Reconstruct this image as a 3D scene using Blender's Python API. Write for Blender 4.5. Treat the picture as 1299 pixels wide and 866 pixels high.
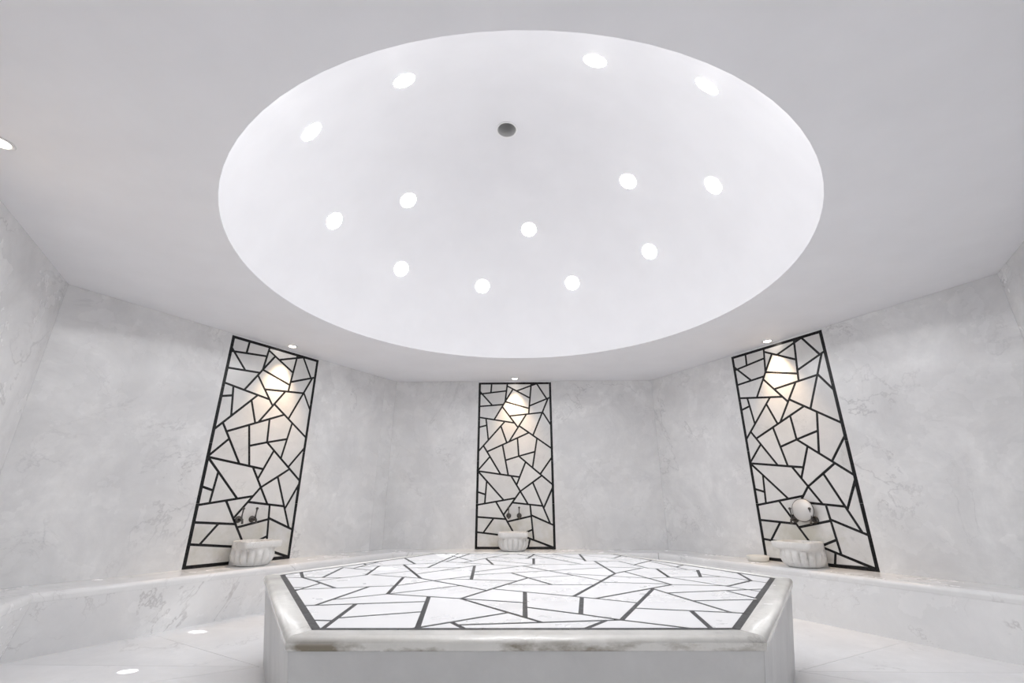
import bpy, bmesh, math, random
from mathutils import Vector, Matrix
random.seed(7)
for o in list(bpy.data.objects): bpy.data.objects.remove(o)
SC=bpy.context.scene; COL=SC.collection
PI=math.pi; rad=math.radians
def clink(o): COL.objects.link(o); return o

# ---------------- camera ----------------
CAMZ=.92
cd=bpy.data.cameras.new('camera'); cam=clink(bpy.data.objects.new('camera',cd))
cd.sensor_fit='HORIZONTAL'; cd.sensor_width=36; cd.lens=581.685/1299*36; cd.clip_start=.02
cam.location=(.002,-3.2207,CAMZ)
cam.rotation_mode='XYZ'; cam.rotation_euler=(rad(90+19.571),0,rad(1.4205))
SC.camera=cam
SC.cycles.diffuse_bounces=10; SC.cycles.glossy_bounces=5; SC.cycles.max_bounces=12; SC.cycles.sample_clamp_indirect=6
# ---------------- world, exposure ----------------
w=bpy.data.worlds.new('world'); SC.world=w; w.use_nodes=True
w.node_tree.nodes['Background'].inputs[0].default_value=(.8,.82,.85,1)
w.node_tree.nodes['Background'].inputs[1].default_value=.05
SC.view_settings.view_transform='Standard'; SC.view_settings.look='None'
SC.view_settings.exposure=0.26; SC.view_settings.gamma=1; SC.view_settings.use_curve_mapping=False
LAMP_DOME=21.0      # radiance of the dome lamp glass
LAMP_SPOT=31.0     # watts of each dome downlight
LOBBY_FILL=13.0         # radiance of the fill panel added in the lobby
LAMP_WASH=50.0       # watts of each warm wall spot
BEAM=420.0           # watts of the narrow beams in four dome lamps

# ---------------- dimensions ----------------
AP=3.147; HT=2.585; HB=.385; ZS=.494; RD=2.032; DH=1.49; T30=math.tan(PI/6)
RSP=(RD*RD+DH*DH)/(2*DH); DZ=HT+DH-RSP     # dome sphere
DX,DY=-.027,.033   # centre of the dome

# ---------------- materials ----------------
def mat(name): 
    m=bpy.data.materials.new(name); m.use_nodes=True; nt=m.node_tree
    return m,nt,nt.nodes['Principled BSDF']
def N(nt,t,**k):
    n=nt.nodes.new(t)
    for a,b in k.items(): setattr(n,a,b)
    return n
def ramp(nt,src,stops):
    r=N(nt,'ShaderNodeValToRGB'); cr=r.color_ramp
    while len(cr.elements)>2: cr.elements.remove(cr.elements[-1])
    for i,(p,c) in enumerate(stops):
        e=cr.elements[i] if i<2 else cr.elements.new(p)
        e.position=p; e.color=(c,c,c,1) if isinstance(c,(int,float)) else (*c,1)
    nt.links.new(src,r.inputs[0]); return r.outputs[0]
def mixc(nt,fac,a,b,mode='MIX'):
    m=N(nt,'ShaderNodeMix',data_type='RGBA',blend_type=mode)
    for s,v in ((m.inputs[0],fac),(m.inputs[6],a),(m.inputs[7],b)):
        if hasattr(v,'is_output'): nt.links.new(v,s)
        else: s.default_value=v if isinstance(v,(int,float)) else (*v,1)
    return m.outputs[2]
def noise(nt,vec,scale,detail=6,rough=.55,dist=0):
    n=N(nt,'ShaderNodeTexNoise'); n.inputs['Scale'].default_value=scale; n.inputs['Detail'].default_value=detail
    n.inputs['Roughness'].default_value=rough; n.inputs['Distortion'].default_value=dist
    nt.links.new(vec,n.inputs['Vector']); return n.outputs['Fac']
def position(nt,jit=0):
    g=N(nt,'ShaderNodeNewGeometry').outputs['Position']
    if jit:
        oi=N(nt,'ShaderNodeObjectInfo'); a=N(nt,'ShaderNodeVectorMath',operation='MULTIPLY_ADD')
        nt.links.new(oi.outputs['Random'],a.inputs[0]); a.inputs[1].default_value=(jit,jit*.7,jit*1.3); nt.links.new(g,a.inputs[2]); g=a.outputs[0]
    return g
def marble(name,base,blotch,vein,rough=.25,vein_amt=.6,scale=1.0,jit=0,tone=0,bump=.006,fine_amt=.6):
    m,nt,b=mat(name); p=position(nt,jit)
    # soft cloud
    cl=ramp(nt,noise(nt,p,1.7*scale,7,.68,.5),[(.36,0.0),(.66,1.0)])
    col=mixc(nt,cl,base,blotch)
    fine=ramp(nt,noise(nt,p,9*scale,8,.7),[(.35,0.0),(.75,fine_amt)])
    col=mixc(nt,fine,col,blotch)
    # veins: ridge of a distorted noise, kept only where a second noise allows
    def veins(s,width,d,gate):
        v=noise(nt,p,s*scale,7,.62,d)
        r=ramp(nt,v,[(.5-width,0.0),(.5,1.0),(.5+width,0.0)])
        g=ramp(nt,noise(nt,p,s*1.3*scale+.37,3,.5),[(gate,0.0),(gate+.14,1.0)])
        mm=N(nt,'ShaderNodeMath',operation='MULTIPLY'); nt.links.new(r,mm.inputs[0]); nt.links.new(g,mm.inputs[1]); return mm.outputs[0]
    v1=veins(.7,.008,.5,.46); v2=veins(1.7,.009,.7,.50)
    for v,a in ((v1,vein_amt),(v2,vein_amt*.6)):
        mm=N(nt,'ShaderNodeMath',operation='MULTIPLY'); nt.links.new(v,mm.inputs[0]); mm.inputs[1].default_value=a
        col=mixc(nt,mm.outputs[0],col,vein)
    if tone:
        oi=N(nt,'ShaderNodeObjectInfo'); t=ramp(nt,oi.outputs['Random'],[(0,1-tone),(1,1.0)])
        col=mixc(nt,1.0,col,t,'MULTIPLY')
    nt.links.new(col,b.inputs['Base Color'])
    rr=ramp(nt,noise(nt,p,3*scale,4),[(.3,rough*.8),(.7,rough*1.25)]); nt.links.new(rr,b.inputs['Roughness'])
    bm_=N(nt,'ShaderNodeBump'); bm_.inputs['Strength'].default_value=bump; bm_.inputs['Distance'].default_value=.02
    nt.links.new(noise(nt,p,14*scale,3),bm_.inputs['Height']); nt.links.new(bm_.outputs[0],b.inputs['Normal'])
    return m
M={}
M['wall']=marble('wall_marble',(.85,.85,.85),(.68,.68,.685),(.42,.42,.43),.25,.45,1.0,3.1)
M['floor']=marble('floor_marble',(.86,.86,.87),(.76,.76,.77),(.55,.55,.56),.2,.5,1.0,5.3,.03)
M['bench']=marble('bench_marble',(.84,.84,.84),(.75,.75,.755),(.42,.41,.41),.24,.6,1.1,4.7)
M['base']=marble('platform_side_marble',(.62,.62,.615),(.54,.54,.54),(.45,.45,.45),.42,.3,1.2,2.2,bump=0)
M['piece']=marble('mosaic_white_marble',(.79,.79,.80),(.76,.76,.775),(.70,.70,.71),.3,.12,1.3,9.1,.04,bump=0,fine_amt=.2)
M['panelpiece']=marble('panel_white_marble',(.80,.79,.78),(.72,.715,.71),(.5,.5,.5),.2,.35,2.4,9.1,.10)
M['basin']=marble('basin_marble',(.82,.81,.79),(.70,.69,.67),(.45,.42,.40),.3,.5,4.0,1.7)
def panel_stain(m):
    nt=m.node_tree; b=nt.nodes['Principled BSDF']; col=b.inputs['Base Color'].links[0].from_socket
    p=position(nt); sp=N(nt,'ShaderNodeSeparateXYZ'); nt.links.new(p,sp.inputs[0])
    z=N(nt,'ShaderNodeMapRange',interpolation_type='SMOOTHSTEP'); nt.links.new(sp.outputs[2],z.inputs[0])
    for i,v in enumerate((HB+.18,HB+.55,1,0)): z.inputs[i+1].default_value=v
    st=ramp(nt,noise(nt,p,3.6,5,.62),[(.40,0.0),(.66,1.0)])
    a=N(nt,'ShaderNodeMath',operation='MULTIPLY'); nt.links.new(z.outputs[0],a.inputs[0]); nt.links.new(st,a.inputs[1])
    nt.links.new(mixc(nt,a.outputs[0],col,(.56,.545,.48)),b.inputs['Base Color'])
panel_stain(M['panelpiece'])
def rim_mat():
    m=marble('platform_rim_marble',(.78,.77,.745),(.68,.67,.64),(.45,.44,.41),.22,.5,2.2,2.9,bump=.12)
    nt=m.node_tree; b=nt.nodes['Principled BSDF']; col=b.inputs['Base Color'].links[0].from_socket
    p=position(nt); sp=N(nt,'ShaderNodeSeparateXYZ'); nt.links.new(p,sp.inputs[0])
    def mr(s,a,b_,c,d):
        n=N(nt,'ShaderNodeMapRange',interpolation_type='SMOOTHSTEP'); nt.links.new(s,n.inputs[0])
        for i,v in enumerate((a,b_,c,d)): n.inputs[i+1].default_value=v
        return n.outputs[0]
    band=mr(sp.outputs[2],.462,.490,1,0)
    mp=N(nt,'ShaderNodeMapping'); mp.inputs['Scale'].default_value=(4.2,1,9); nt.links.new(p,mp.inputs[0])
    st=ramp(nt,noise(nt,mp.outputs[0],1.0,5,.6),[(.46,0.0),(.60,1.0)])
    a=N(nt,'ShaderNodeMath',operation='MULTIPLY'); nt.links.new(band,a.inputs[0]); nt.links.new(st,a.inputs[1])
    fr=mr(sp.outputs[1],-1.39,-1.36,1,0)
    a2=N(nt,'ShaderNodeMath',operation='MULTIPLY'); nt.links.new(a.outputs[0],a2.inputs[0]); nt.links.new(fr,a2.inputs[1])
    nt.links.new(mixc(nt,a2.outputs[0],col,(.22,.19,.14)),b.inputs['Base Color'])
    return m
M['rim']=rim_mat()
def black(name,c0,c1,rough):
    m,nt,b=mat(name); p=position(nt,4)
    col=ramp(nt,noise(nt,p,55,6,.75),[(.42,c0),(.72,c1)])
    oi=N(nt,'ShaderNodeObjectInfo'); t=ramp(nt,oi.outputs['Random'],[(0,.7),(1,1.25)])
    nt.links.new(mixc(nt,1.0,col,t,'MULTIPLY'),b.inputs['Base Color']); b.inputs['Roughness'].default_value=rough; b.inputs['Specular IOR Level'].default_value=.25
    return m
M['black']=black('black_stone_inlay',(.006,.006,.007),(.032,.032,.034),.3)
M['blacktop']=black('worn_black_stone_inlay',(.014,.015,.017),(.10,.105,.11),.35)
def plain(name,c,rough,metal=0,n=0):
    m,nt,b=mat(name); b.inputs['Roughness'].default_value=rough; b.inputs['Metallic'].default_value=metal
    p=position(nt); f=noise(nt,p,n or 3,5)
    col=mixc(nt,f,tuple(x*.93 for x in c),tuple(min(1,x*1.03) for x in c)); nt.links.new(col,b.inputs['Base Color'])
    return m
M['paint']=plain('white_dome_paint',(.775,.775,.80),.6)
M['ceil']=plain('ceiling_paint',(.875,.875,.90),.7)
M['trimring']=plain('white_lamp_ring',(.82,.82,.82),.35)
M['vent']=plain('grey_vent_liner',(.5,.5,.5),.6)
M['grout']=plain('grout',(.5,.49,.48),.8,0,30)
M['bronze']=plain('dark_bronze',(.10,.095,.09),.35,.8,40)
M['dish']=plain('pale_metal_dish',(.66,.65,.64),.42,.25,12)
M['soap']=plain('offwhite_stone_dish',(.78,.76,.71),.4,0,20)
M['conc']=plain('wall_backing',(.6,.6,.6),.8)
def emis(name,c,s):
    m,nt,b=mat(name); b.inputs['Base Color'].default_value=(.9,.9,.9,1); b.inputs['Emission Color'].default_value=(*c,1); b.inputs['Emission Strength'].default_value=s; return m
M['lamp']=emis('dome_lamp_glass',(1,.985,.97),LAMP_DOME)
M['lobby']=emis('lobby_fill_glow',(1,1,1),LOBBY_FILL*.3)  # glow of the added fill panel, no known lamp
M['washlamp']=emis('warm_lamp_glass',(1,.90,.78),14)

# ---------------- mesh helpers ----------------
def mesh(name,V,F,m,parent=None,smooth=False,fix=True,bevel=0):
    me=bpy.data.meshes.new(name); me.from_pydata([tuple(v) for v in V],[],F)
    if fix or bevel:
        bm=bmesh.new(); bm.from_mesh(me); bmesh.ops.recalc_face_normals(bm,faces=bm.faces)
        if bevel: bmesh.ops.bevel(bm,geom=list(bm.edges),offset=bevel,segments=2,affect='EDGES',clamp_overlap=True)
        bm.to_mesh(me); bm.free()
    me.materials.append(m)
    if smooth: me.polygons.foreach_set('use_smooth',[True]*len(me.polygons))
    o=bpy.data.objects.new(name,me); clink(o)
    if parent: o.parent=parent
    return o
def prism(poly,a,b,axis='z'):
    """polygon extruded between a and b; axis 'z' -> (x,y,z); axis 'y' -> polygon is (x,z)"""
    n=len(poly)
    f=(lambda p,h:(p[0],p[1],h)) if axis=='z' else (lambda p,h:(p[0],h,p[1]))
    V=[f(p,a) for p in poly]+[f(p,b) for p in poly]
    F=[list(range(n))[::-1],list(range(n,2*n))]+[[i,(i+1)%n,n+(i+1)%n,n+i] for i in range(n)]
    return V,F
def lathe(prof,seg=32,mod=None,close=True):
    V=[];F=[];n=len(prof)
    for i in range(seg):
        a=2*PI*i/seg
        for (r,z) in prof:
            rr=r if not mod else mod(r,z,a)
            V.append((rr*math.cos(a),rr*math.sin(a),z))
    for i in range(seg):
        j=(i+1)%seg
        for k in range(n-1): F.append([i*n+k,j*n+k,j*n+k+1,i*n+k+1])
    if close:
        F.append([i*n for i in range(seg)][::-1]); F.append([i*n+n-1 for i in range(seg)])
    return V,F
def tube(pts,rs,seg=10):
    V=[];F=[]
    pts=[Vector(p) for p in pts]
    for i,p in enumerate(pts):
        t=(pts[min(i+1,len(pts)-1)]-pts[max(i-1,0)]).normalized()
        u=t.orthogonal().normalized() if i==0 else (u-t*u.dot(t)).normalized()
        v=t.cross(u)
        for k in range(seg):
            a=2*PI*k/seg; V.append(p+(u*math.cos(a)+v*math.sin(a))*rs[i])
    for i in range(len(pts)-1):
        for k in range(seg): F.append([i*seg+k,i*seg+(k+1)%seg,(i+1)*seg+(k+1)%seg,(i+1)*seg+k])
    F.append(list(range(seg))[::-1]); F.append([(len(pts)-1)*seg+k for k in range(seg)])
    return V,F
def join(*parts):
    V=[];F=[]
    for v,f in parts:
        o=len(V); V+=list(v); F+=[[i+o for i in q] for q in f]
    return V,F
def xf(part,M4): return [M4@Vector(v) for v in part[0]],part[1]
def empty(name,loc=(0,0,0),rz=0):
    o=bpy.data.objects.new(name,None); o.empty_display_size=.1; o.location=loc; o.rotation_euler=(0,0,rz); return clink(o)
def tag(o,label,cat,group=None):
    o['label']=label; o['category']=cat
    if group: o['group']=group
    return o
def struct(o,label=None):
    o['kind']='structure'
    if label: o['label']=label
    return o
def copy_tree(o,parent=None):
    c=o.copy(); COL.objects.link(c); c.parent=parent
    for ch in [x for x in COL.objects if x.parent is o]: copy_tree(ch,c)
    return c
def clip(poly,a,b,c):
    """keep a*x+b*y<=c"""
    out=[]
    for i in range(len(poly)):
        p,q=poly[i],poly[(i+1)%len(poly)]
        dp=a*p[0]+b*p[1]-c; dq=a*q[0]+b*q[1]-c
        if dp<=0: out.append(p)
        if dp*dq<0:
            t=dp/(dp-dq); out.append((p[0]+(q[0]-p[0])*t,p[1]+(q[1]-p[1])*t))
    return out
def side(ang):
    """unit vectors of a wall side: n outward, t to the right seen from the room"""
    a=rad(ang); return Vector((math.cos(a),math.sin(a),0)),Vector((math.sin(a),-math.cos(a),0))

def spot(name,loc,target,watts,size,blend,col,soft=.02,par=None):
    l=bpy.data.lights.new(name,'SPOT'); l.energy=watts; l.spot_size=rad(size); l.spot_blend=blend; l.color=col; l.shadow_soft_size=soft
    o=clink(bpy.data.objects.new(name,l)); o.location=loc
    o.rotation_mode='QUATERNION'; o.rotation_quaternion=(Vector(target)-Vector(loc)).to_track_quat('-Z','Y')
    return o
# ---------------- shell ----------------
# floor
R0=3.6/ math.cos(PI/6)
base=[(R0*math.cos(rad(60*k)),R0*math.sin(rad(60*k))) for k in range(6)]
floor=struct(mesh('floor',*prism(base,-.2,-.012),M['grout']))
g=.0012
for ang in range(30,390,60):
    n,t=side(ang); c0=-.8 if ang in (150,) else (0.0 if ang not in (30,) else .8)
    cuts=sorted(set([-1.62,-.80,0.0,.80,1.62]))
    edges=[-9]+cuts+[9]
    for a,b in zip(edges,edges[1:]):
        P=[(a+g,1.15),(b-g,1.15),(b-g,2.98),(a+g,2.98)]      # (t, n)
        P=clip(P,1,-T30,-g); P=clip(P,-1,-T30,-g)
        if len(P)<3: continue
        Q=[(t*p[0]+n*p[1])[:2] for p in P]
        mesh('floor_tile',*prism(Q,-.012,0),M['floor'],floor)
# corridor floor behind the doorway
struct(mesh('floor_lobby',*prism([(-2.1,-3.3),(2.1,-3.3),(2.1,-6.6),(-2.1,-6.6)][::-1],-.2,0),M['floor']))
# ceiling: hexagon with a round opening, then the dome
SEG=96
V=[];F=[]
def hexr(a,ap):
    k=round((a-PI/6)/(PI/3)); d=a-(PI/6+k*PI/3); return ap/math.cos(d)
angs=sorted(set([2*PI*i/SEG for i in range(SEG)]))
for a in angs:
    for r,z,q in ((RD,HT,1),(hexr(a,3.34),HT,0),(hexr(a,3.34),HT+.15,0),(RD+.02,HT+.15,1)):
        V.append((r*math.cos(a)+DX*q,r*math.sin(a)+DY*q,z))
for i in range(SEG):
    j=(i+1)%SEG
    for k in range(4): F.append([i*4+k,j*4+k,j*4+(k+1)%4,i*4+(k+1)%4])
ceiling=struct(mesh('ceiling',V,F,M['ceil']))
rv=.083
prof=[]
a0=math.asin(rv/RSP); a1=math.acos((HT-DZ)/RSP)
for i in range(40):
    a=a1+(a0-a1)*i/39; prof.append((RSP*math.sin(a),DZ+RSP*math.cos(a)))
outp=[(r*1.04,z+.05) for r,z in prof[::-1]]
Vd,Fd=lathe(prof+[(rv,prof[-1][1]+.04)]+outp,96,None,False)
nn=len(prof)+1+len(outp)
Fd+=[[i*nn+nn-1,((i+1)%96)*nn+nn-1,((i+1)%96)*nn,i*nn] for i in range(96)]
def dshift(v):
    rr_=math.hypot(v[0],v[1]); f=max(0,1-rr_/.7); f=f*f*(3-2*f); return (v[0]+DX-.102*f,v[1]+DY-.03*f,v[2])
Vd=[dshift(v) for v in Vd]
dome=mesh('dome',Vd,Fd,M['paint'],ceiling,True); dome.data.set_sharp_from_angle(angle=rad(35))
# vent at the top of the dome
vt=empty('ceiling_vent',(-.04,0,DZ+RSP-.003))
vt.location=(DX-.098,DY-.029,DZ+RSP-.004)
tag(vt,'small round grey vent opening at the top of the white dome','vent')
mesh('vent_ring',*lathe([(rv-.002,0),(rv+.010,-.006),(rv+.012,0),(rv+.006,.004),(rv-.002,.004)],40,None,False),M['trimring'],vt,True)
mesh('vent_pipe',*lathe([(rv-.003,-.001),(rv-.003,.16),(rv-.03,.17),(.001,.17),(.001,.18),(rv,.18),(rv,-.001)],40,None,False),M['vent'],vt,True)

# walls
def slab(par,ang,t0,t1,z0,z1,name='marble_slab',m='wall',miter=(0,0)):
    n,t=side(ang)
    e=.0008
    P=[(t0+e,AP),(t1-e,AP),(t1-e+miter[1]*.02*T30,AP+.02),(t0+e-miter[0]*.02*T30,AP+.02)]
    Q=[(t*p[0]+n*p[1])[:2] for p in P]
    return mesh(name,*prism(Q,z0,z1),M[m],par)
SH=AP*T30   # half side
walls={90:('wall_back',-.115),150:('wall_back_left',.003),30:('wall_back_right',0.0),210:('wall_left',0.0),330:('wall_right',0.0)}
PW=1.03; PH=2.18; PZ=HT-.02-PH
for ang,(nm,uc) in walls.items():
    n,t=side(ang)
    P=[(-(AP+.021)*T30,AP+.021),((AP+.021)*T30,AP+.021),(3.3*T30,3.3),(-3.3*T30,3.3)]
    Q=[(t*p[0]+n*p[1])[:2] for p in P]
    wl=struct(mesh(nm,*prism(Q,0,HT-.001),M['conc']))
    z1=HT-.0015
    if ang in (210,330):
        for a,b,mi in ((-SH,-.6,(1,0)),(-.6,.6,(0,0)),(.6,SH,(0,1))): slab(wl,ang,a,b,HB-.03,z1,miter=mi)
        continue
    slab(wl,ang,-SH,uc-PW/2,HB-.03,z1,miter=(1,0))
    if ang==150:
        slab(wl,ang,uc+PW/2,1.60,HB-.03,z1); slab(wl,ang,1.60,SH,HB-.03,z1,miter=(0,1))
    elif ang==30:
        slab(wl,ang,uc+PW/2,SH,HB-.03,z1,miter=(0,1))
    else: slab(wl,ang,uc+PW/2,SH,HB-.03,z1,miter=(0,1))
    slab(wl,ang,uc-PW/2,uc+PW/2,PZ+PH,z1)
    slab(wl,ang,uc-PW/2,uc+PW/2,HB-.03,PZ)
# front wall with the doorway the photograph is taken from
DW=.62; DHT=2.1
n,t=side(270)
wf=empty('wall_front'); struct(wf)
for x0,x1,z0,z1 in ((-1.84,-DW,0,HT-.001),(DW,1.84,0,HT-.001),(-DW,DW,DHT,HT-.001)):
    mesh('marble_slab',*prism([(x0,-3.35),(x1,-3.35),(x1,-AP),(x0,-AP)],z0,z1),M['wall'],wf)
# unseen lobby added behind the doorway to send fill light into the room
LH=2.5
for nm,P,z0,z1,m_ in (('wall_lobby_side',[(-2.1,-6.5),(-2.0,-6.5),(-2.0,-3.351),(-2.1,-3.351)],0,LH,'wall'),('wall_lobby_side',[(2.0,-6.5),(2.1,-6.5),(2.1,-3.351),(2.0,-3.351)],0,LH,'wall'),
  ('wall_lobby_end',[(-2.1,-6.6),(2.1,-6.6),(2.1,-6.5),(-2.1,-6.5)],0,LH,'wall'),('ceiling_lobby',[(-2.1,-6.6),(2.1,-6.6),(2.1,-3.351),(-2.1,-3.351)],LH,LH+.1,'ceil'),('wall_lobby_front',[(-2.1,-3.36),(-1.8,-3.36),(-1.8,-3.34),(-2.1,-3.34)],0,LH,'ceil'),('wall_lobby_front',[(1.8,-3.36),(2.1,-3.36),(2.1,-3.34),(1.8,-3.34)],0,LH,'ceil')):
    struct(mesh(nm,*prism(P,z0,z1),M[m_]))
struct(mesh('door_threshold',*prism([(-DW,-3.72),(DW,-3.72),(DW,-3.0),(-DW,-3.0)],-.05,.001),M['floor']))

# ---------------- data of the mosaics (metres, measured on the real surfaces) ----------------
PS=[[[-.329,2.18],[-.34,2.031]],[[-.515,2.01],[-.119,2.056]],[[-.105,2.18],[-.137,1.899]],[[-.515,2.07],[-.317,1.849]],[[-.515,1.834],[-.16,1.861]],[[-.027,2.082],[-.289,1.647]],[[-.111,2.128],[.213,1.95]],[[.024,2.054],[.365,2.18]],[[.234,2.18],[.192,1.726]],[[.298,2.18],[.447,1.939]],[[.202,1.839],[.515,1.966]],[[-.136,1.901],[.199,1.803]],[[-.078,1.698],[.381,1.746]],[[.467,1.947],[.247,1.429]],[[-.178,1.831],[.042,1.539]],[[-.515,1.684],[-.005,1.601]],[[.159,1.722],[-.082,1.345]],[[.384,1.752],[.515,1.541]],[[-.403,1.665],[-.366,1.368]],[[.057,1.562],[.515,1.242]],[[-.38,1.212],[.192,1.467]],[[-.139,1.623],[-.515,1.199]],[[-.195,1.559],[-.112,1.331]],[[-.432,1.293],[-.194,.916]],[[-.515,1.539],[-.391,1.571]],[[-.171,1.305],[-.091,.902]],[[.034,1.396],[.051,1.149]],[[-.515,.961],[.061,.88]],[[-.13,1.098],[.27,1.211]],[[.301,1.392],[.235,1.001]],[[.054,1.15],[.515,.77]],[[-.34,1.147],[-.515,.949]],[[.143,1.077],[.02,.78]],[[-.053,.897],[.17,.538]],[[.357,.9],[.071,.697]],[[.515,1.16],[.336,.918]],[[.234,.813],[.452,.304]],[[-.515,.977],[-.15,.589]],[[-.515,.528],[.004,.615]],[[.068,.701],[-.152,.408]],[[-.038,.56],[.361,.518]],[[-.253,.572],[.012,.144]],[[-.101,.326],[.209,.394]],[[.208,.405],[.515,.277]],[[.196,.535],[.237,.11]],[[-.515,.385],[-.121,.358]],[[-.515,.203],[.012,.144]],[[.225,.233],[.012,.144]],[[.068,.168],[.515,.014]],[[-.279,.369],[-.412,.192]],[[-.378,.831],[-.399,.547]],[[-.515,.699],[-.391,.66]],[[.515,.788],[.372,.491]],[[.191,.125],[.158,.0]],[[-.082,.155],[-.118,.0]]]
PT=[[[-.341,1.129],[-.483,.968],[-.216,.931]],[[-.188,.927],[-.105,.915],[-.179,1.289],[-.364,1.207]],[[-.353,1.148],[-.433,1.275],[-.485,1.216],[-.485,.999]],[[-.469,.944],[-.146,.601],[-.003,.625],[.055,.702],[-.06,.886]],[[.191,1.455],[.045,1.389],[.061,1.167],[.261,1.22],[.289,1.386]],[[.242,1.446],[.364,1.733],[.166,1.712],[.072,1.565]],[[.17,1.469],[.06,1.546],[-.053,1.37]],[[.024,1.38],[-.158,1.299],[-.121,1.112],[.039,1.161]],[[-.126,1.337],[-.199,1.538],[-.418,1.292],[-.376,1.226]],[[-.106,1.346],[-.089,1.353],[.029,1.538],[-.011,1.591],[-.135,1.611],[-.183,1.557]],[[.215,1.856],[.431,1.944],[.306,2.146],[.24,2.122]],[[.203,1.968],[.217,2.114],[.05,2.052]],[[.201,1.944],[-.023,2.067],[-.12,1.908],[.189,1.817]],[[.213,1.831],[.204,1.738],[.374,1.756],[.446,1.927]],[[.2,.381],[-.084,.319],[.016,.158],[.213,.24]],[[.247,.118],[.485,.036],[.485,.278],[.221,.388]],[[.197,.403],[.186,.525],[-.033,.548],[-.139,.408],[-.096,.339]],[[.215,.218],[.099,.169],[.224,.125]],[[.219,2.138],[.22,2.15],[-.097,2.15],[-.099,2.134],[.025,2.066]],[[.452,1.953],[.485,1.966],[.485,2.15],[.329,2.15]],[[-.017,.569],[.149,.551],[.067,.682]],[[-.022,.6],[-.235,.564],[-.151,.428]],[[-.259,.56],[-.485,.522],[-.485,.394],[-.141,.37]],[[-.272,1.655],[-.03,1.616],[-.177,1.812]],[[-.295,1.659],[-.181,1.848],[-.485,1.825],[-.485,1.69]],[[-.39,1.652],[-.358,1.393],[-.16,1.615]],[[-.413,1.656],[-.485,1.668],[-.485,1.558],[-.403,1.579]],[[.208,.523],[.219,.413],[.432,.324],[.353,.508]],[[.343,.531],[.229,.797],[.083,.698],[.176,.548]],[[.485,1.101],[.351,.92],[.485,.809]],[[.485,1.138],[.485,1.249],[.309,1.373],[.247,1.005],[.334,.934]],[[.485,1.276],[.485,1.569],[.386,1.729],[.26,1.433]],[[-.042,2.078],[-.102,2.111],[-.12,1.95]],[[-.485,.701],[-.401,.675],[-.389,.827],[-.485,.926]],[[-.165,1.832],[-.073,1.709],[.182,1.736],[.187,1.795],[-.132,1.888]],[[-.485,1.847],[-.34,1.858],[-.471,2.004],[-.485,2.003]],[[-.313,1.86],[-.167,1.871],[-.148,1.905],[-.132,2.044],[-.445,2.007]],[[-.387,.56],[-.172,.597],[-.369,.806]],[[-.409,.557],[-.402,.652],[-.485,.678],[-.485,.544]],[[-.485,2.15],[-.485,2.053],[-.463,2.027],[-.351,2.04],[-.343,2.15]],[[.475,1.938],[.397,1.753],[.485,1.61],[.485,1.942]],[[-.117,1.09],[-.082,.912],[.054,.893],[.13,1.074],[.048,1.141]],[[-.377,1.371],[-.4,1.557],[-.485,1.535],[-.485,1.25]],[[-.119,2.15],[-.321,2.15],[-.328,2.043],[-.129,2.066]],[[.198,.111],[.177,.03],[.407,.035]],[[-.127,.347],[-.274,.357],[-.392,.201],[-.01,.158]],[[.013,.133],[-.073,.143],[-.099,.03],[.155,.03],[.178,.118],[.068,.156]],[[.041,1.558],[.138,1.709],[-.057,1.689]],[[.356,.886],[.248,.809],[.373,.518],[.495,.772]],[[.339,.901],[.147,1.059],[.032,.781],[.072,.717]],[[.384,.491],[.461,.312],[.485,.302],[.482,.688]],[[.257,1.196],[.074,1.148],[.227,1.021]],[[.046,.872],[-.031,.882],[.018,.804]],[[-.3,.359],[-.485,.372],[-.485,.211],[-.417,.203]],[[-.485,.189],[-.485,.03],[-.122,.03],[-.095,.145]]]
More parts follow.
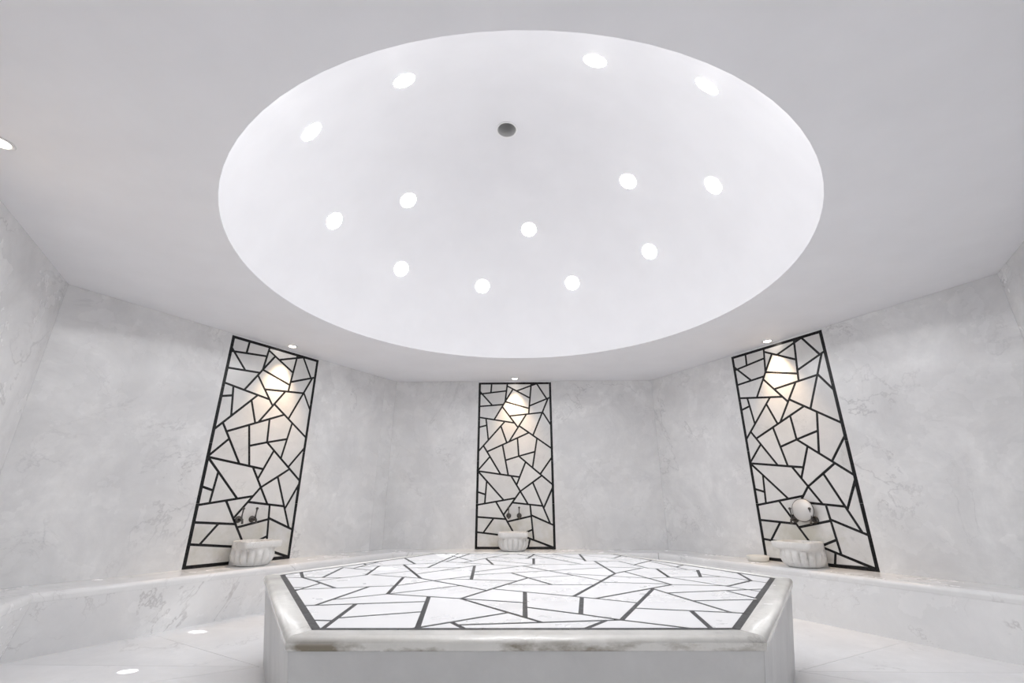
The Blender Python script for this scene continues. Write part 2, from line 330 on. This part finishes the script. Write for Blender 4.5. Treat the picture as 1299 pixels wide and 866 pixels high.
SS=[[[-1.5,.164],[-1.373,-.085]],[[-1.507,-.085],[-1.124,-.083]],[[-1.241,-.214],[-1.017,.036]],[[-1.357,-.084],[-1.026,-.454]],[[-1.251,-.084],[-1.303,.399]],[[-1.303,.399],[-1.044,.261]],[[-1.214,.352],[-1.143,.823]],[[-1.242,.641],[-1.184,.554]],[[-1.017,.036],[-1.072,.504]],[[-1.201,.442],[-.667,.697]],[[-1.293,-.445],[-1.192,-.443]],[[-1.209,-.588],[-1.175,-.288]],[[-1.252,-.515],[-.72,-.372]],[[-.98,.042],[-.766,.227]],[[-.98,.042],[-.637,-.095]],[[-1.012,-.919],[-.455,-.807]],[[-.939,-.904],[-.857,-.409]],[[-.918,-.776],[-.693,-.623]],[[-.693,-.623],[-.754,-.048]],[[-.693,-.623],[-.307,-.733]],[[-.47,-.686],[-.389,-1.322]],[[-.735,-1.332],[-.769,-.87]],[[-.855,-1.182],[-.746,-1.19]],[[-.749,-1.145],[-.427,-1.022]],[[-.436,-1.324],[-.067,-1.03]],[[-.282,-1.202],[-.208,-1.318]],[[-.254,-1.245],[.38,-1.15]],[[-.307,-.733],[.068,-1.197]],[[-.307,-.733],[.003,-.825]],[[-.307,-.733],[.023,-.057]],[[.003,-.547],[.003,-1.117]],[[-.173,-.459],[.343,-.715]],[[.343,-.715],[.526,-.816]],[[.003,-.918],[.384,-1.141]],[[.28,-.684],[.232,-1.052]],[[.243,-.666],[.602,.159]],[[.343,-.715],[.832,-.297]],[[.691,-.436],[.38,-1.15]],[[.691,-.436],[.868,-1.008]],[[.477,-.929],[.942,-1.023]],[[.711,-.976],[.68,-1.294]],[[.384,-1.142],[.646,-1.295]],[[.208,-1.307],[.318,-1.16]],[[.791,-.758],[1.128,-.72]],[[.729,-.558],[1.31,-.421]],[[1.06,-.48],[1.139,-.701]],[[.901,-.016],[1.244,-.529]],[[.832,-.297],[1.138,-.333]],[[1.138,-.333],[1.351,-.137]],[[1.419,.218],[1.359,-.138]],[[1.359,-.138],[1.422,-.238]],[[1.144,.146],[1.351,-.137]],[[.762,-.058],[1.238,.018]],[[1.2,.332],[1.1,-.004]],[[.934,.395],[.901,-.016]],[[.882,.407],[1.2,.332]],[[.674,.239],[.832,-.297]],[[.602,.159],[.838,.422]],[[.562,.85],[.596,.145]],[[.755,.846],[.882,.407]],[[.823,.609],[1.047,.928]],[[.999,.86],[1.14,.346]],[[1.101,.489],[1.205,.626]],[[.755,1.065],[.867,1.272]],[[.44,-.214],[.825,-.274]],[[.259,.131],[.759,-.048]],[[-.011,.522],[.463,-.162]],[[-.101,-.311],[.395,-.317]],[[-.089,.159],[.156,-.314]],[[.029,-.068],[.319,.045]],[[-.334,.057],[.582,.439]],[[-.344,.192],[.065,.597]],[[-.468,-.116],[-.038,-.182]],[[-.368,.527],[-.32,-.139]],[[-.707,.08],[-.368,.527]],[[-.722,-.348],[-.331,.01]],[[-.637,-.095],[-.198,-.509]],[[-.693,-.616],[-.356,-.36]],[[-.91,.581],[-.635,-.097]],[[-1.022,1.047],[-.831,.619]],[[-.693,.403],[-.604,1.417]],[[-.833,.393],[-.449,.42]],[[-.66,.785],[-.476,.703]],[[-.744,1.419],[-.418,.82]],[[-.476,.703],[-.104,1.464]],[[-.62,.767],[-.497,1.416]],[[-.323,1.015],[-.235,.59]],[[-.66,.78],[-.033,.5]],[[-.104,1.464],[.054,1.167]],[[.026,1.013],[.098,1.409]],[[.024,1.013],[.213,1.058]],[[-.274,1.115],[.024,1.013]],[[.079,1.026],[.071,.627]],[[-.301,.908],[.071,.627]],[[.08,1.31],[.432,.641]],[[.247,1.407],[.493,.937]],[[.502,1.404],[.491,.852]],[[.065,.597],[.571,.658]],[[.491,.852],[.755,.846]],[[.5,1.289],[.755,1.065]],[[.58,.48],[.838,.422]]]
ST=[[[-.269,1.102],[-.312,1.013],[-.292,.914],[.061,.648],[.068,1.012],[.025,1.002]],[[-.259,1.121],[.017,1.027],[.043,1.165],[-.071,1.381],[-.132,1.382]],[[-.155,1.382],[-.492,1.386],[-.55,1.083],[-.419,.843]],[[.039,1.027],[.197,1.065],[.085,1.278]],[[-1.191,.435],[-1.203,.358],[-1.056,.28],[-1.081,.488]],[[-1.187,.46],[-.845,.624],[-1.013,1.001],[-1.142,.763]],[[-1.195,.552],[-1.228,.603],[-1.478,.143],[-1.367,-.074],[-1.263,-.073],[-1.315,.418],[-1.222,.369]],[[-1.061,.497],[-1.006,.032],[-1.227,-.214],[-1.022,-.442],[-.731,-.364],[-.764,-.055],[-.999,.039],[-.779,.23],[-.915,.567]],[[-.909,-.783],[-.927,-.891],[-.466,-.799],[-.48,-.695],[-.691,-.634]],[[-.904,-.754],[-.704,-.618],[-.729,-.385],[-.848,-.417]],[[-.87,-.423],[-1.189,-.509],[-1.194,-.553],[-.987,-.903],[-.949,-.895]],[[-.67,-.618],[-.313,-.721],[-.21,-.511],[-.356,-.374]],[[-.684,-.603],[-.372,-.359],[-.542,-.199],[-.709,-.375]],[[.455,-.206],[.811,-.261],[.753,-.066],[.551,.015]],[[.46,-.14],[.531,.022],[.287,.11]],[[.451,-.163],[.315,.033],[.038,-.063],[.163,-.304],[.388,-.306]],[[.303,.05],[.163,.253],[-.074,.154],[.028,-.044]],[[1.083,-.735],[.804,-.767],[.876,-.999],[.917,-1.007]],[[1.124,-.668],[1.22,-.511],[1.186,-.461],[1.073,-.488]],[[1.114,-.711],[1.053,-.492],[.742,-.566],[.798,-.747]],[[.676,-.445],[.361,-.714],[.521,-.801]],[[.699,-.425],[.736,-.546],[1.173,-.442],[1.105,-.34],[.836,-.308]],[[.049,1.198],[.082,1.379],[-.048,1.38]],[[.446,-.226],[.256,-.661],[.341,-.703],[.82,-.294],[.817,-.283]],[[.841,-.288],[1.089,-.317],[.897,-.029],[.775,-.065]],[[.182,.261],[.266,.14],[.54,.042],[.586,.147],[.572,.423]],[[.17,.278],[.571,.445],[.561,.646],[.07,.587],[.003,.521]],[[.15,.27],[-.013,.506],[-.333,.188],[-.325,.072]],[[-.094,.146],[-.323,.05],[-.31,-.13],[-.044,-.17],[.011,-.057]],[[-.896,.576],[-.827,.404],[-.703,.413],[-.679,.68]],[[-.818,.383],[-.704,.101],[-.471,.408]],[[-.278,-.753],[-.008,-1.087],[-.008,-.833]],[[-.292,-.727],[-.008,-.811],[-.008,-.553],[-.169,-.473]],[[-.313,-.742],[-.458,-.701],[-.385,-1.27],[-.082,-1.029]],[[.013,-.912],[.224,-1.035],[.269,-.69],[.013,-.564]],[[.761,-1.262],[.905,-1.026],[.72,-.989],[.693,-1.264]],[[1.148,.123],[1.115,.009],[1.219,.026]],[[1.156,.148],[1.346,-.111],[1.402,.185],[1.19,.589],[1.112,.487],[1.149,.355],[1.213,.34]],[[1.186,.325],[.943,.382],[.912,-.005],[1.092,.006]],[[-.327,.983],[-.462,.708],[-.249,.608]],[[-1.377,-.095],[-1.466,-.096],[-1.265,-.434],[-1.202,-.432],[-1.186,-.292],[-1.248,-.221]],[[-1.347,-.095],[-1.241,-.199],[-1.147,-.094]],[[-1.39,-.074],[-1.49,.12],[-1.54,.028],[-1.479,-.075]],[[-1.241,-.073],[-1.128,-.073],[-1.028,.039],[-1.053,.255],[-1.29,.381]],[[-1.045,-.449],[-1.167,-.312],[-1.187,-.487]],[[-1.208,-.493],[-1.204,-.454],[-1.253,-.455],[-1.227,-.498]],[[.605,.139],[.559,.034],[.746,-.041],[.67,.217]],[[.606,.172],[.666,.246],[.819,.415],[.591,.467]],[[-.464,-.82],[-.757,-.879],[-.739,-1.13],[-.439,-1.015]],[[-.095,-.322],[-.159,-.454],[.237,-.651],[.379,-.327]],[[-.084,-.301],[.139,-.303],[.023,-.08]],[[-.054,-.19],[-.465,-.127],[-.527,-.184],[-.201,-.491]],[[-.609,.773],[-.481,.717],[-.43,.82],[-.556,1.051]],[[-.629,.781],[-.572,1.08],[-.616,1.162],[-.649,.787]],[[-.624,.757],[-.651,.766],[-.682,.414],[-.455,.43],[-.36,.555],[-.335,.216],[-.052,.497]],[[1.132,-.343],[1.195,-.437],[1.277,-.418],[1.397,-.221],[1.35,-.153],[1.141,-.344]],[[1.117,-.32],[1.134,-.322],[1.337,-.136],[1.233,.007],[1.101,-.014],[.92,-.026]],[[-.379,-1.292],[-.239,-1.288],[-.285,-1.217]],[[-.405,-1.285],[-.436,-1.036],[-.738,-1.152],[-.727,-1.301],[-.414,-1.293]],[[-.268,-1.204],[-.249,-1.234],[.048,-1.189],[-.069,-1.045]],[[.856,1.229],[.758,1.048],[.51,1.266],[.502,.862],[.763,.856],[.827,.633],[1.022,.911]],[[.844,1.251],[.782,1.37],[.512,1.374],[.511,1.294],[.752,1.081]],[[-.757,-1.178],[-.778,-.883],[-.975,-.922],[-.826,-1.174]],[[-.755,-1.199],[-.813,-1.196],[-.749,-1.302],[-.748,-1.302]],[[1.125,.361],[.995,.836],[.835,.607],[.89,.416]],[[1.105,.513],[1.18,.61],[1.033,.89],[1.011,.858]],[[1.232,-.492],[1.261,-.443],[1.208,-.456]],[[.081,.61],[.416,.65],[.207,1.045],[.089,1.018]],[[.077,.609],[-.285,.883],[-.225,.597],[-.036,.512],[.06,.607]],[[1.514,-.029],[1.417,.155],[1.363,-.135],[1.409,-.201]],[[-.634,1.195],[-.74,1.389],[-.802,1.39],[-1.0,1.024],[-.826,.633],[-.677,.704]],[[.747,.836],[.573,.84],[.59,.489],[.858,.428],[.686,.236],[.769,-.045],[.891,-.008],[.922,.387],[.873,.398]],[[-.695,.078],[-.629,-.089],[-.542,-.17],[-.342,.014],[-.377,.498]],[[.013,-1.113],[.072,-1.186],[.352,-1.144],[.227,-1.061],[.013,-.937]],[[-.712,-.348],[-.557,-.184],[-.643,-.104],[-.742,-.064]],[[.69,-.466],[.491,-.921],[.852,-.994]],[[-.445,-.109],[-.332,-.126],[-.34,-.013]],[[-1.217,.624],[-1.19,.583],[-1.171,.709]],[[.512,-.82],[.338,-.725],[.289,-.7],[.243,-1.047],[.375,-1.135]],[[.483,-.941],[.394,-1.146],[.615,-1.266],[.672,-1.264],[.699,-.984]],[[-.514,1.386],[-.596,1.387],[-.613,1.199],[-.566,1.112]],[[-.96,.045],[-.656,-.076],[-.771,.21]],[[.103,1.379],[.091,1.312],[.438,.652],[.56,.667],[.552,.84],[.481,.842],[.483,.935],[.251,1.377]],[[-.237,-1.253],[-.215,-1.288],[.218,-1.276],[.294,-1.174]],[[.491,1.374],[.275,1.376],[.483,.979]],[[.324,-1.169],[.245,-1.276],[.573,-1.267],[.378,-1.161]],[[-.716,1.389],[-.631,1.233],[-.617,1.387]]]
HX=[[-.766,-1.333],[.778,-1.291],[1.548,-.03],[.8,1.4],[-.82,1.42],[-1.574,.027]]

# ---------------- bench ----------------
bench=empty('marble_bench'); tag(bench,'low white marble bench running along the walls behind the platform','bench')
FACE={90:(2.71,2.73),150:(2.71,2.79),30:(2.73,2.68),210:(2.71,2.79),330:(2.73,2.68)}
def seat_prof(ap):
    P=[(AP-.001,HB-.056),(ap+.0005,HB-.056),(ap-.0015,HB-.050)]
    for k in range(9):
        a=PI/2*k/8; P.append((ap+.028-.030*math.cos(a),HB-.030+.030*math.sin(a)))
    P.append((AP-.001,HB)); return P
def bench_piece(name,prof,ang,m,smooth=False):
    n,t=side(ang); V=[];k=len(prof); e=.0006
    for s in (-1,1):
        for (a,z) in prof:
            tt=s*(a*T30-e)
            if ang==210 and s==-1:   # left side runs on to the front wall (towards the camera)
                tt=(-3.14-n.y*a)/t.y
            if ang==330 and s==1: tt=(-3.14-n.y*a)/t.y
            V.append(t*tt+n*a+Vector((0,0,z)))
    F=[list(range(k))[::-1],list(range(k,2*k))]+[[i,(i+1)%k,k+(i+1)%k,k+i] for i in range(k)]
    o=mesh(name,V,F,M[m],bench)
    return o
for ang in (90,150,30,210,330):
    ft,fb=FACE[ang]
    bench_piece('seat_slab',seat_prof(ft),ang,'bench')
    bench_piece('front_panel',[(fb,0),(ft,HB-.0563),(ft+.03,HB-.0563),(fb+.03,0)],ang,'bench')

# ---------------- platform ----------------
plat=empty('heated_platform'); tag(plat,'large hexagonal white marble platform with black inlay lines in the middle','platform')
hexv=[Vector((x,y)) for x,y in HX]
def offhex(d):
    out=[];n=6
    for i in range(n):
        p,q,r=hexv[i-1],hexv[i],hexv[(i+1)%n]
        d1=(q-p).normalized(); d2=(r-q).normalized(); n1=Vector((d1.y,-d1.x)); n2=Vector((d2.y,-d2.x))
        m_=(n1+n2).normalized(); out.append(q+m_*(d/m_.dot(n1)))
    return out
mesh('platform_core',*prism([tuple(v) for v in offhex(.005)],.02,ZS-.012),M['grout'],plat)
ft=offhex(.074); fb=offhex(.016); fi=offhex(.0)
for i in range(6):
    j=(i+1)%6; e=.0008
    def L(h,s,z): 
        a,b=h[i],h[j]; d=(b-a).normalized()*e; p=a+d if s==0 else b-d; return (p.x,p.y,z)
    V=[L(fb,0,0),L(fb,1,0),L(ft,1,ZS-.047),L(ft,0,ZS-.047)]
    ib=offhex(-.012); it=offhex(.046)
    V+=[L(ib,0,0),L(ib,1,0),L(it,1,ZS-.047),L(it,0,ZS-.047)]
    mesh('side_panel',V,[[0,1,2,3],[7,6,5,4],[0,4,5,1],[1,5,6,2],[2,6,7,3],[3,7,4,0]],M['base'],plat)
    # rim: flat strip then rounded nose
    prof=[(.0008,ZS-.046),(.0008,ZS)]
    rr=.024
    for k in range(9):
        a=PI/2-PI/2*k/8; prof.append((.087-rr+rr*math.cos(a),ZS-rr+rr*math.sin(a)))
    prof+=[(.083,ZS-.043),(.078,ZS-.046)]
    V=[];k=len(prof)
    hs=[offhex(d) for d,_ in prof]
    for s in (0,1):
        for q,(d,z) in enumerate(prof): V.append(L(hs[q],s,z))
    o=mesh('rim_slab',V,[list(range(k)),list(range(k,2*k))[::-1]]+[[q,(q+1)%k,k+(q+1)%k,k+q] for q in range(k)],M['rim'],plat)
    for q,pl in enumerate(o.data.polygons): pl.use_smooth = 3<=q<=10
def strip(a,b,wd,ext,h0,h1,axis,name,m,par):
    a=Vector(a);b=Vector(b); d=(b-a).normalized(); nn=Vector((-d.y,d.x))*wd/2; a=a-d*ext; b=b+d*ext
    P=[tuple(a-nn),tuple(b-nn),tuple(b+nn),tuple(a+nn)]
    return mesh(name,*prism(P,h0,h1,axis),M[m],par)
def clip_hex(P):
    for i in range(6):
        a,b=hexv[i],hexv[(i+1)%6]; d=(b-a).normalized(); nrm=(d.y,-d.x)
        P=clip(P,nrm[0],nrm[1],nrm[0]*a.x+nrm[1]*a.y)
    return P
for k,P in enumerate(ST):
    P=clip_hex(P)
    if len(P)>2: mesh('marble_piece',*prism(P,ZS-.012,ZS-.0002*random.random()),M['piece'],plat)
for k,(a,b) in enumerate(SS):
    strip(a,b,.0225,.004,ZS-.0118,ZS-.0012-.0006*random.random(),'z','inlay_strip','blacktop',plat)
for i in range(6):
    a,b=hexv[i],hexv[(i+1)%6]; nseg=5; d=(b-a); u=d.normalized(); inn=Vector((-u.y,u.x))
    for k in range(nseg):
        c0=a+d*(k/nseg); c1=a+d*((k+1)/nseg)
        s0=.0173 if k==0 else .0; s1=.0173 if k==nseg-1 else .0
        P=[c0+u*.001,c1-u*.001,c1+inn*.03-u*(s1+.001),c0+inn*.03+u*(s0+.001)]
        mesh('border_strip',*prism([tuple(p) for p in P],ZS-.0118,ZS-.0006),M['blacktop'],plat)

# ---------------- wall panels ----------------
panel=empty('inlay_panel')
mesh('panel_backing',*prism([(-PW/2+.001,.001),(PW/2-.001,.001),(PW/2-.001,PH-.001),(-PW/2+.001,PH-.001)],.008,.018,'y'),M['grout'],panel)
for P in PT: 
    P=clip(clip(P,1,0,PW/2-.03),-1,0,PW/2-.03)
    mesh('marble_piece',*prism(P,.0002*random.random(),.0078,'y'),M['panelpiece'],panel)
for a,b in PS: 
    strip(a,b,.024,.003,.001+.0006*random.random(),.0078,'y','inlay_strip','black',panel)
def bar(x0,x1,z0,z1): mesh('border_strip',*prism([(x0,z0),(x1,z0),(x1,z1),(x0,z1)],.0005,.0079,'y'),M['black'],panel)
e=.0009
for x0,x1 in ((-PW/2,-PW/2+.03),(PW/2-.03,PW/2)):
    for k in range(4): bar(x0,x1,PH*k/4+e,PH*(k+1)/4-e)
for z0,z1 in ((0,.03),(PH-.03,PH)):
    for k in range(2): bar(-PW/2+.031+(PW-.062)*k/2,-PW/2+.031+(PW-.062)*(k+1)/2-.001,z0+.0006,z1-.0006)
PLAB={150:'tall marble wall panel with black crackle inlay, left of the platform',
 90:'tall marble wall panel with black crackle inlay on the back wall, in the centre',
 30:'tall marble wall panel with black crackle inlay, right of the platform',
 }
def place(o,ang,u,dep,z):
    n,t=side(ang); p=t*u+n*(AP-dep); o.location=(p.x,p.y,z); o.rotation_euler=(0,0,rad(ang-90)); return o
for k,ang in enumerate((90,150,30)):
    o=panel if k==0 else copy_tree(panel)
    place(o,ang,walls[ang][1],0,PZ); tag(o,PLAB[ang],'wall panel','black inlay wall panels')

# ---------------- basins ----------------
basin=empty('marble_basin')
def rim_shape(r,back,seg=20):
    P=[]
    for i in range(seg+1):
        a=PI+PI*i/seg; P.append((r*math.cos(a),r*math.sin(a)))
    P+= [(r,back),(-r,back)]
    return P
BH=.235
BH=.215
def bowl_r(r,z,a,k):
    # the top is square in plan, the belly round and fluted
    c,s_=abs(math.cos(a)),abs(math.sin(a)); p=9.0
    sq=1/((c**p+s_**p)**(1/p))
    rr=r*(1+(sq-1)*k*(1 if math.sin(a)<.15 else max(0,1-(math.sin(a)-.15)*6)))
    if k==0 and .002<z<.135:
        f=math.sin(PI*min(1,max(0,(.135-z)/.135))**.62); rr*=1-.17*f*(1-abs(math.sin(8*a)))**1.6
    return rr
prof=[(.10,0,0),(.130,.003,0),(.152,.016,0),(.172,.040,0),(.184,.068,0),(.187,.09,0),(.184,.112,0),(.177,.130,0),(.172,.143,.15),(.172,.152,.6),(.175,.158,1),(.180,.163,1),(.183,.17,1),(.184,BH-.006,1),(.181,BH-.001,1),(.174,BH,1),(.152,BH,.0),(.148,BH-.006,0),(.146,.12,0),(.13,.07,0),(.09,.045,0),(.001,.04,0)]
NS=160; V=[]; F=[]; n_=len(prof)
for i in range(NS):
    a=2*PI*i/NS
    for r,z,k in prof:
        rr=bowl_r(r,z,a,k); V.append((rr*math.cos(a),rr*math.sin(a),z))
for i in range(NS):
    j=(i+1)%NS
    for k in range(n_-1): F.append([i*n_+k,j*n_+k,j*n_+k+1,i*n_+k+1])
F.append([i*n_ for i in range(NS)][::-1])
o=mesh('bowl',V,F,M['basin'],basin,True)
e_=o.data; e_.set_sharp_from_angle(angle=rad(38))
# neck block that ties the bowl to the wall
mesh('back_support',*prism([(-.10,.12),(.10,.12),(.10,.197),(-.10,.197)],0,BH-.05),M['basin'],basin)
BL={150:'white marble wash basin with fluted belly below the left inlay panel',
 90:'white marble wash basin with fluted belly below the centre inlay panel',
 30:'white marble wash basin with fluted belly below the right inlay panel'}
BU={90:-.135,150:-.015,30:.005}
for k,ang in enumerate((90,150,30)):
    o=basin if k==0 else copy_tree(basin)
    place(o,ang,BU[ang],.20,HB); tag(o,BL[ang],'basin','marble wash basins')

# ---------------- taps ----------------
tap=empty('wall_tap')
Y=Matrix.Rotation(PI/2,4,'X')   # lathe axis z -> -y (out of the wall)
mesh('rosette',*xf(lathe([(.030,0),(.032,.006),(.028,.012),(.016,.018),(.001,.018)],28),Y),M['bronze'],tap,True)
b=join(tube([(0,-.01,0),(0,-.035,0),(0,-.06,-.002),(0,-.075,-.006)],[.011,.011,.013,.012]),
       tube([(0,-.068,-.002),(0,-.082,-.018),(0,-.084,-.040)],[.010,.009,.0105]))
mesh('spout',*b,M['bronze'],tap,True)
h=mesh('lever',*join(tube([(0,-.055,.006),(0,-.056,.022),(0,-.060,.05),(0,-.064,.088)],[.012,.008,.0055,.0075]),
       ),M['bronze'],tap,True)
kn=[(0.0001,-.013),(.007,-.011),(.012,-.005),(.0135,.001),(.012,.007),(.006,.012),(.0001,.013)]
V,F=lathe(kn,18,None,False); mesh('knob',[Vector(v)+Vector((0,-.065,.098)) for v in V],F,M['bronze'],h,True)
TL={(90,0):'left bronze wall tap above the centre basin',(90,1):'right bronze wall tap above the centre basin',
 (150,0):'left bronze wall tap above the left basin',(150,1):'right bronze wall tap above the left basin',
 (30,0):'bronze wall tap left of the pale dish above the right basin',(30,1):'bronze wall tap right of the pale dish above the right basin'}
TU={90:(-.199,-.062),150:(-.102,.034),30:(-.115,.075)}
first=True
for ang in (90,150,30):
    for q in (0,1):
        o=tap if first else copy_tree(tap); first=False
        place(o,ang,TU[ang][q],0,.785); tag(o,TL[(ang,q)],'tap','bronze wall taps')
# pale dish resting on the right pair of taps
dish=empty('bath_dish')
D=Matrix.Rotation(rad(84),4,'X')
mesh('dish_body',*xf(lathe([(.001,.014),(.05,.012),(.082,.004),(.100,-.006),(.104,-.007),(.101,-.002),(.083,.009),(.05,.017),(.02,.019),(.001,.019)],48,None,False),D),M['dish'],dish,True)
mesh('dish_rim',*xf(lathe([(.100,-.008),(.105,-.009),(.107,-.005),(.104,-.001),(.100,-.004)],48,None,False),D),M['bronze'],dish,True)
place(dish,30,.0,.055,.87); tag(dish,'pale round metal bath dish leaning between the taps of the right basin','dish')
# stone dish on the bench
soap=empty('soap_dish')
mesh('dish_body',*lathe([(.088,0),(.097,.006),(.102,.026),(.105,.046),(.099,.050),(.090,.046),(.02,.038),(.001,.038)],40,None,False),M['soap'],soap,True)
mesh('foot',*lathe([(.001,-.0),(.07,-.0),(.07,.004),(.001,.004)],24,None,False),M['soap'],soap)
soap.location=(2.355,1.93,HB+.001); tag(soap,'flat round off-white stone dish on the bench left of the right basin','dish')

# ---------------- lamps ----------------
lamp=empty('dome_light')
mesh('lamp_ring',*lathe([(.079,-.008),(.084,-.008),(.085,-.001),(.083,.002),(.080,.002),(.079,.0)],36,None,False),M['trimring'],lamp,True)
mesh('lamp_glass',*lathe([(.079,-.002),(.079,.003),(.06,.0065),(.03,.008),(.0005,.0085)],36,None,False),M['lamp'],lamp,True)
OUTER=[(-40.5,'round dome light near the front right edge of the dome, rightmost of the top three'),
 (-151,'round dome light at the left edge of the dome, upper of the two there'),
 (173.3,'round dome light at the left edge of the dome, lower of the two there'),
 (140,'leftmost of the three lowest round lights in the dome'),
 (106.3,'middle one of the three lowest round lights in the dome'),
 (69.4,'rightmost of the three lowest round lights in the dome'),
 (35.2,'dome light low on the right, below the inner right light'),
 (-2.7,'dome light at the far right edge of the dome')]
INNER=[(-135.3,'inner dome light high on the left, beside the vent'),
 (-58.9,'inner dome light at the very top, right of the vent'),
 (20,'inner dome light on the right, left of the far right one'),
 (85.9,'single inner dome light below the vent, near the dome centre'),
 (155.9,'inner dome light on the left, above the low row')]
cx=-.03
lamps=[]
XY={-40.5:(1.148,-1.061),-151:(-1.433,-0.778),173.3:(-1.664,0.220),140:(-1.288,1.101),106.3:(-0.463,1.599),69.4:(0.578,1.542),35.2:(1.304,0.917),-2.7:(1.559,-0.100),-135.3:(-0.817,-0.813),-58.9:(0.514,-0.889),20:(1.005,0.359),85.9:(0.080,1.124),155.9:(-1.104,0.512)}
first=True
for a,lb in OUTER+INNER:
    x,y=XY[a]; z=DZ+math.sqrt(RSP*RSP-(x-DX)**2-(y-DY)**2)
    o=lamp if first else copy_tree(lamp); first=False
    nrm=(Vector((DX,DY,DZ))-Vector((x,y,z))).normalized()
    o.location=Vector((x,y,z))+nrm*.001
    o.rotation_mode='QUATERNION'; o.rotation_quaternion=nrm.to_track_quat('Z','Y')
    tag(o,lb,'ceiling light','round lights in the dome'); lamps.append((a,o))
    LOC=o.location+nrm*.02
    spot('downlight',LOC,LOC+nrm,LAMP_SPOT,150,.9,(.985,.99,1),.11)
# four dome lamps throw tight beams that land as small bright pools
for a,tg,sz,wt in ((-40.5,(-.99,.341,ZS),2.6,2.0),(-58.9,(-.668,1.26,ZS),3.4,2.5),(-2.7,(-2.508,.78,0),1.1,10),(20,(-2.326,-.10,0),.7,14),(35.2,(-2.52,.79,.22),5.5,.35)):
    L_=[o for k,o in lamps if k==a][0]; d=(Vector(tg)-L_.location).normalized()
    spot('lamp_beam',L_.location+d*.03,tg,BEAM*wt,sz,.8 if sz<5 else 1,(1,1,1),.004)
# warm spots over the panels
wash=empty('wall_spotlight')
mesh('lamp_ring',*lathe([(.036,.0),(.052,0),(.055,-.003),(.050,-.007),(.040,-.006),(.036,-.001)],32,None,False),M['trimring'],wash,True)
mesh('lamp_glass',*lathe([(.037,-.001),(.037,-.003),(.02,-.005),(.0005,-.0055)],28,None,False),M['washlamp'],wash,True)
WL=[(90,-.113,.135,'small ceiling spotlight above the centre wall panel'),
 (150,.065,.145,'small ceiling spotlight above the left wall panel'),
 (30,.012,.10,'small ceiling spotlight above the right wall panel'),
 (210,-.03,.20,'ceiling spotlight at the far left edge of the picture')]
for k,(ang,u,dep,lb) in enumerate(WL):
    o=wash if k==0 else copy_tree(wash)
    place(o,ang,u,dep,HT-.0005); tag(o,lb,'ceiling light','small wall spotlights')
    n,t=side(ang); p=t*u+n*(AP-dep)
    spot('spotlight_beam',(p.x,p.y,HT-.02),(p.x+n.x*dep,p.y+n.y*dep,HT-1.3),LAMP_WASH,68,1.0,(1,.72,.45),.04)
# glowing panel added in the unseen lobby to brighten the platform front
cl=empty('lobby_fill_light',(0,-4.7,LH-.0005)); tag(cl,'square fill light panel added in the lobby behind the doorway, outside the picture','ceiling light')
mesh('fill_frame',*prism([(-.64,-.64),(.64,-.64),(.64,.64),(-.64,.64)],-.02,0),M['trimring'],cl)
mesh('fill_panel',*prism([(-.6,-.6),(.6,-.6),(.6,.6),(-.6,.6)],-.024,-.0201),M['lobby'],cl)
